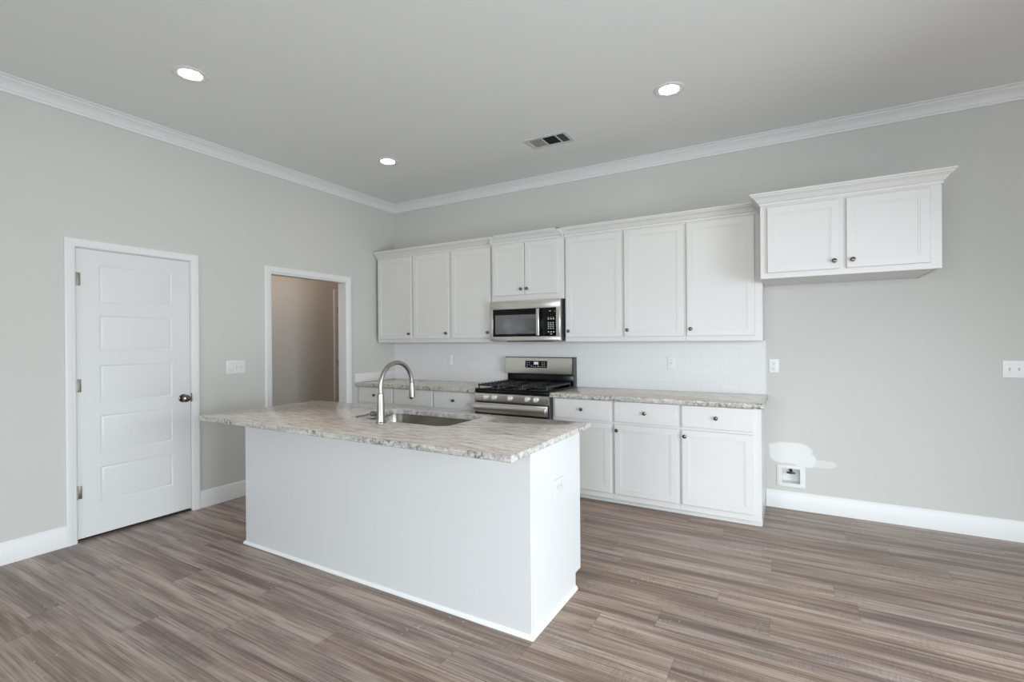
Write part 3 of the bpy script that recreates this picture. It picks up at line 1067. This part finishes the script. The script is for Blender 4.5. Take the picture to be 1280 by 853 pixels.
kp = obj('keypad', MB().box(dp + .004, 2.387, YMW + .002, -.369, 1.4155, 1.6845, .002), M_BGLASS, t)
mb = MB()
yk = YMW + .0012
rk = random.Random(5)
for r in range(4):
    for c_ in range(3):
        mb.box(2.302 + c_ * .024, 2.302 + c_ * .024 + .011, yk, yk + .001, 1.484 + r * .018, 1.484 + r * .018 + .0085)
for c_ in range(3):
    mb.box(2.300 + c_ * .026, 2.300 + c_ * .026 + .015, yk, yk + .001, 1.574, 1.582)
    mb.box(2.300 + c_ * .026, 2.300 + c_ * .026 + .010, yk, yk + .001, 1.590, 1.594)
    mb.box(2.300 + c_ * .027, 2.300 + c_ * .027 + .013, yk, yk + .001, 1.452, 1.461)
mb.box(2.315, 2.332, yk, yk + .001, 1.650, 1.656)
mb.box(2.366, 2.376, yk, yk + .001, 1.648, 1.652)
mb.box(2.326, 2.344, yk, yk + .001, 1.434, 1.440)
obj('key_print', mb, M_MARK, kp)
b0 = (2.010, YMW, 1.728)
mb = MB().lathe(b0, (0, -1, 0), [(.0125, -.0005), (.0125, .001), (.0112, .0016), (.0100, .001), (0, .001)], 24)
bd = obj('round_badge', mb, M_GREYP, t, 'small round grey badge')
mb = MB()
mb.tube([(b0[0] - .005, YMW - .0015, 1.731), (b0[0] - .007, YMW - .0015, 1.728), (b0[0] - .003, YMW - .0015, 1.724), (b0[0] - .001, YMW - .0015, 1.729)], .0008, 6)
mb.tube([(b0[0] + .006, YMW - .0015, 1.732), (b0[0] + .002, YMW - .0015, 1.730), (b0[0] + .005, YMW - .0015, 1.728), (b0[0] + .002, YMW - .0015, 1.724), (b0[0] + .006, YMW - .0015, 1.724)], .0008, 6)
obj('badge_script', mb, M_DKGREY, bd)

# ------------------------------------------------------------------ electrical plates


def plate(fr, u, v, w, h, name, label, cat, group=None, mat=None):
    t = thing(name, label, cat, fpt(fr, u, v), group)
    mb = MB().panel(fr, u - w / 2, u + w / 2, v - h / 2, v + h / 2, [(0, .002), (.003, .0055), (.006, .006)], back=.0004)
    obj('cover_plate', mb, mat or M_PLATE, t)
    return t


def receptacle(fr, u, v, t, sideways=False):
    du, dv = (0.0, 1.0) if not sideways else (1.0, 0.0)
    for s in (-1, 1):
        cu, cv = u + du * .0195 * s, v + dv * .0195 * s
        hw, hh = (.0165, .014) if not sideways else (.014, .0165)
        mb = MB().panel(fr, cu - hw, cu + hw, cv - hh, cv + hh, [(0, .0075), (.0015, .0082)], back=.0058)
        r = obj('receptacle', mb, M_ISL if sideways else M_PLATE, t)
        mb = MB()
        for q in (-1, 1):
            a, b_ = (cu + q * .0065, cv + .003) if not sideways else (cu + .003, cv + q * .0065)
            ww, hh2 = (.0011, .004) if not sideways else (.004, .0011)
            mb.panel(fr, a - ww, a + ww, b_ - hh2, b_ + hh2, [(0, .0085)], back=.0080)
        a, b_ = (cu, cv - .007) if not sideways else (cu - .007, cv)
        mb.lathe(fpt(fr, a, b_, .0080), fr[3], [(.0024, 0), (.0024, .0005)], 12)
        obj('slot', mb, M_SLOT, r)
    obj('screw', MB().lathe(fpt(fr, u, v, .006), fr[3], [(.003, 0), (.003, .0008), (.002, .0012)], 12), M_GREYP, t)


def toggle(fr, u, v, t):
    o = fpt(fr, u, v, .006)
    mb = MB().panel(fr, u - .005, u + .005, v - .012, v + .012, [(0, .0066)], back=.0058)
    s = obj('switch', mb, M_GREYP, t)
    mb = MB()
    a = [fpt(fr, u - .004, v - .004, .0065), fpt(fr, u + .004, v - .004, .0065), fpt(fr, u + .004, v + .005, .0065), fpt(fr, u - .004, v + .005, .0065)]
    b_ = [fpt(fr, u - .003, v + .004, .017), fpt(fr, u + .003, v + .004, .017), fpt(fr, u + .003, v + .009, .016), fpt(fr, u - .003, v + .009, .016)]
    mb.loops([a, b_])
    obj('lever', mb, M_PLATE, s)
    for q in (-1, 1):
        obj('screw', MB().lathe(fpt(fr, u, v + q * .03, .006), fr[3], [(.0028, 0), (.0028, .0008), (.002, .0012)], 12), M_GREYP, t)


FB = FR_BACK(0.0)
FT = FR_BACK(-.0085)
t = plate(FB, 4.156, 1.155, .074, .117, 'wall_outlet', 'white duplex outlet on the greige wall beside the end of the tile', 'outlet', 'duplex outlets')
receptacle(FB, 4.156, 1.155, t)
t = plate(FT, .850, 1.158, .074, .117, 'wall_outlet', 'white duplex outlet on the tile left of the range', 'outlet', 'duplex outlets')
receptacle(FT, .850, 1.158, t)
t = plate(FT, 3.342, 1.165, .074, .117, 'wall_outlet', 'white square-faced outlet on the tile right of the range', 'outlet')
mb = MB().panel(FT, 3.342 - .017, 3.342 + .017, 1.165 - .034, 1.165 + .034, [(0, .0075), (.001, .0082)], back=.0058)
r = obj('receptacle', mb, M_PLATE, t)
mb = MB()
for s in (-1, 1):
    for q in (-1, 1):
        mb.panel(FT, 3.342 + q * .0065 - .0011, 3.342 + q * .0065 + .0011, 1.165 + s * .021 - .004, 1.165 + s * .021 + .004, [(0, .0085)], back=.0080)
mb.panel(FT, 3.342 - .008, 3.342 + .008, 1.165 - .007, 1.165 - .001, [(0, .0086)], back=.0080)
mb.panel(FT, 3.342 - .008, 3.342 + .008, 1.165 + .001, 1.165 + .007, [(0, .0086)], back=.0080)
obj('slot', mb, M_GREYP, r)
FI = FR_LEFT(IX1)
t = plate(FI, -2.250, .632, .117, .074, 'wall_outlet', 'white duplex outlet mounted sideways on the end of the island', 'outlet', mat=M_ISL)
receptacle(FI, -2.250, .632, t, True)
FLW = FR_LEFT(0.0)
t = plate(FLW, -2.002, 1.161, .168, .118, 'light_switch', 'white triple switch plate between the closed door and the cased opening', 'light switch')
mb = MB().panel(FLW, -2.048 - .0165, -2.048 + .0165, 1.161 - .033, 1.161 + .033, [(0, .0075), (.001, .0082), (.003, .0085)], back=.0058)
obj('rocker', mb, M_PLATE, t)
obj('rocker_gap', MB().panel(FLW, -2.048 - .0185, -2.048 + .0185, 1.161 - .035, 1.161 + .035, [(0, .0063)], back=.0058), M_GREYP, t)
toggle(FLW, -2.002, 1.161, t)
toggle(FLW, -1.956, 1.161, t)
t = plate(FB, 5.606, 1.160, .166, .118, 'light_switch', 'white switch plate on the greige wall at the right edge of the photo', 'light switch')
for u in (5.560, 5.606, 5.652):
    toggle(FB, u, 1.160, t)

# recessed water supply box
WX, WZ = 4.2715, .2675
t = thing('water_supply_box', 'white recessed water supply box low on the wall below the filler patch', 'water box', (WX, 0, WZ))
mb = MB()
o0 = [(WX - .100, WZ - .090), (WX + .100, WZ - .090), (WX + .100, WZ + .085), (WX - .100, WZ + .085)]
i0 = [(WBX[0] + .003, WBX[2] + .003), (WBX[1] - .003, WBX[2] + .003), (WBX[1] - .003, WBX[3] - .003), (WBX[0] + .003, WBX[3] - .003)]
mb.loops([[(a, -.0006, b_) for a, b_ in o0], [(a, -.007, b_) for a, b_ in o0],
          [(a * 1.0 + (WX - a) * .05, -.010, b_ + (WZ - b_) * .05) for a, b_ in o0],
          [(a, -.010, b_) for a, b_ in i0], [(a, .075, b_) for a, b_ in i0]], cap0=False, cap1=True)
obj('box_housing', mb, M_PLATE, t)
mb = MB()
mb.tube([(WX, .060, .318), (WX, .060, .285)], .0095, 14)
mb.lathe((WX, .060, .292), (0, -1, 0), [(.011, -.012), (.012, .010), (.007, .014), (.007, .030), (0, .031)], 16)
mb.box(WX - .030, WX + .030, .018, .028, .278, .292, .004)
mb.lathe((WX, .03, .285), (0, -1, 0), [(.010, -.006), (.010, .012), (0, .013)], 12)
obj('valve', mb, M_IRON, t, 'dark shut-off valve')

# ------------------------------------------------------------------ ceiling fixtures
t = thing('recessed_light', 'lit round recessed ceiling light nearest the closed door', 'ceiling light', (1.047, -2.893, ZC), 'recessed ceiling lights')
c0 = (1.047, -2.893, ZC)
mb = MB().lathe(c0, (0, 0, -1), [(.098, .0004), (.098, .003), (.094, .006), (.083, .0075), (.064, .0045), (.061, .001)], 40)
obj('trim_ring', mb, M_TRIM, t)
mb = MB().lathe(c0, (0, 0, -1), [(.0605, .0006), (.0605, .004), (.055, .007), (.036, .0088), (0, .0092)], 40)
obj('lens', mb, M_LENS, t)
dup(t, (1.037, -1.175, ZC), 'lit round recessed ceiling light nearest the corner of the room')
dup(t, (3.582, -1.174, ZC), 'lit round recessed ceiling light on the right, beyond the air vent')

vx0, vx1, vy0, vy1 = 2.362, 2.705, -.925, -.745
t = thing('ceiling_vent', 'white rectangular air vent register in the ceiling', 'air vent', ((vx0 + vx1) / 2, (vy0 + vy1) / 2, ZC))
mb = MB()
fr = (Vector((0, 0, ZC)), XP, YP, -ZP)
zt = ZC - .0004
for a, b_, c_, d_ in ((vx0 - .02, vx1 + .02, vy0 - .02, vy0 + .012), (vx0 - .02, vx1 + .02, vy1 - .012, vy1 + .02),
                      (vx0 - .02, vx0 + .012, vy0 + .012, vy1 - .012), (vx1 - .012, vx1 + .02, vy0 + .012, vy1 - .012),
                      (2.488, 2.500, vy0 + .012, vy1 - .012), (2.614, 2.626, vy0 + .012, vy1 - .012)):
    mb.box(a, b_, c_, d_, ZC - .008, zt, .002, 1)
obj('frame', mb, M_VENTW, t)
obj('duct_shade_sheet', MB().box(vx0 + .005, vx1 - .005, vy0 + .005, vy1 - .005, ZC - .0022, ZC - .0006), M_DUCT, t)  # dark sheet standing in for the shaded duct opening


def slats(x0, x1, n, tilt, along):
    mb = MB()
    for j in range(n):
        q = (j + .5) / n
        if along == 'x':
            yy = vy0 + .014 + (vy1 - vy0 - .028) * q
            a = [(x0, yy - .004, ZC - .0075), (x1, yy - .004, ZC - .0075), (x1, yy - .004 + tilt, ZC - .0026), (x0, yy - .004 + tilt, ZC - .0026)]
            b_ = [(p_[0], p_[1] + .0012, p_[2]) for p_ in a]
        else:
            xx = x0 + (x1 - x0) * q
            a = [(xx, vy0 + .012, ZC - .0075), (xx, vy1 - .012, ZC - .0075), (xx + tilt, vy1 - .012, ZC - .0026), (xx + tilt, vy0 + .012, ZC - .0026)]
            b_ = [(p_[0] + .0012, p_[1], p_[2]) for p_ in a]
        mb.loops([a, b_])
    return mb


obj('louver_bank', slats(vx0 + .022, 2.489, 11, -.0125, 'y'), M_VENTW, t)
obj('louver_bank', slats(2.501, 2.613, 9, .004, 'x'), M_DKGREY, t, 'open louvers coloured dark for shade')  # shade on the open slats imitated with a dark material
obj('louver_bank', slats(2.628, vx1 - .013, 6, .004, 'y'), M_DKGREY, t, 'open louvers coloured dark for shade')
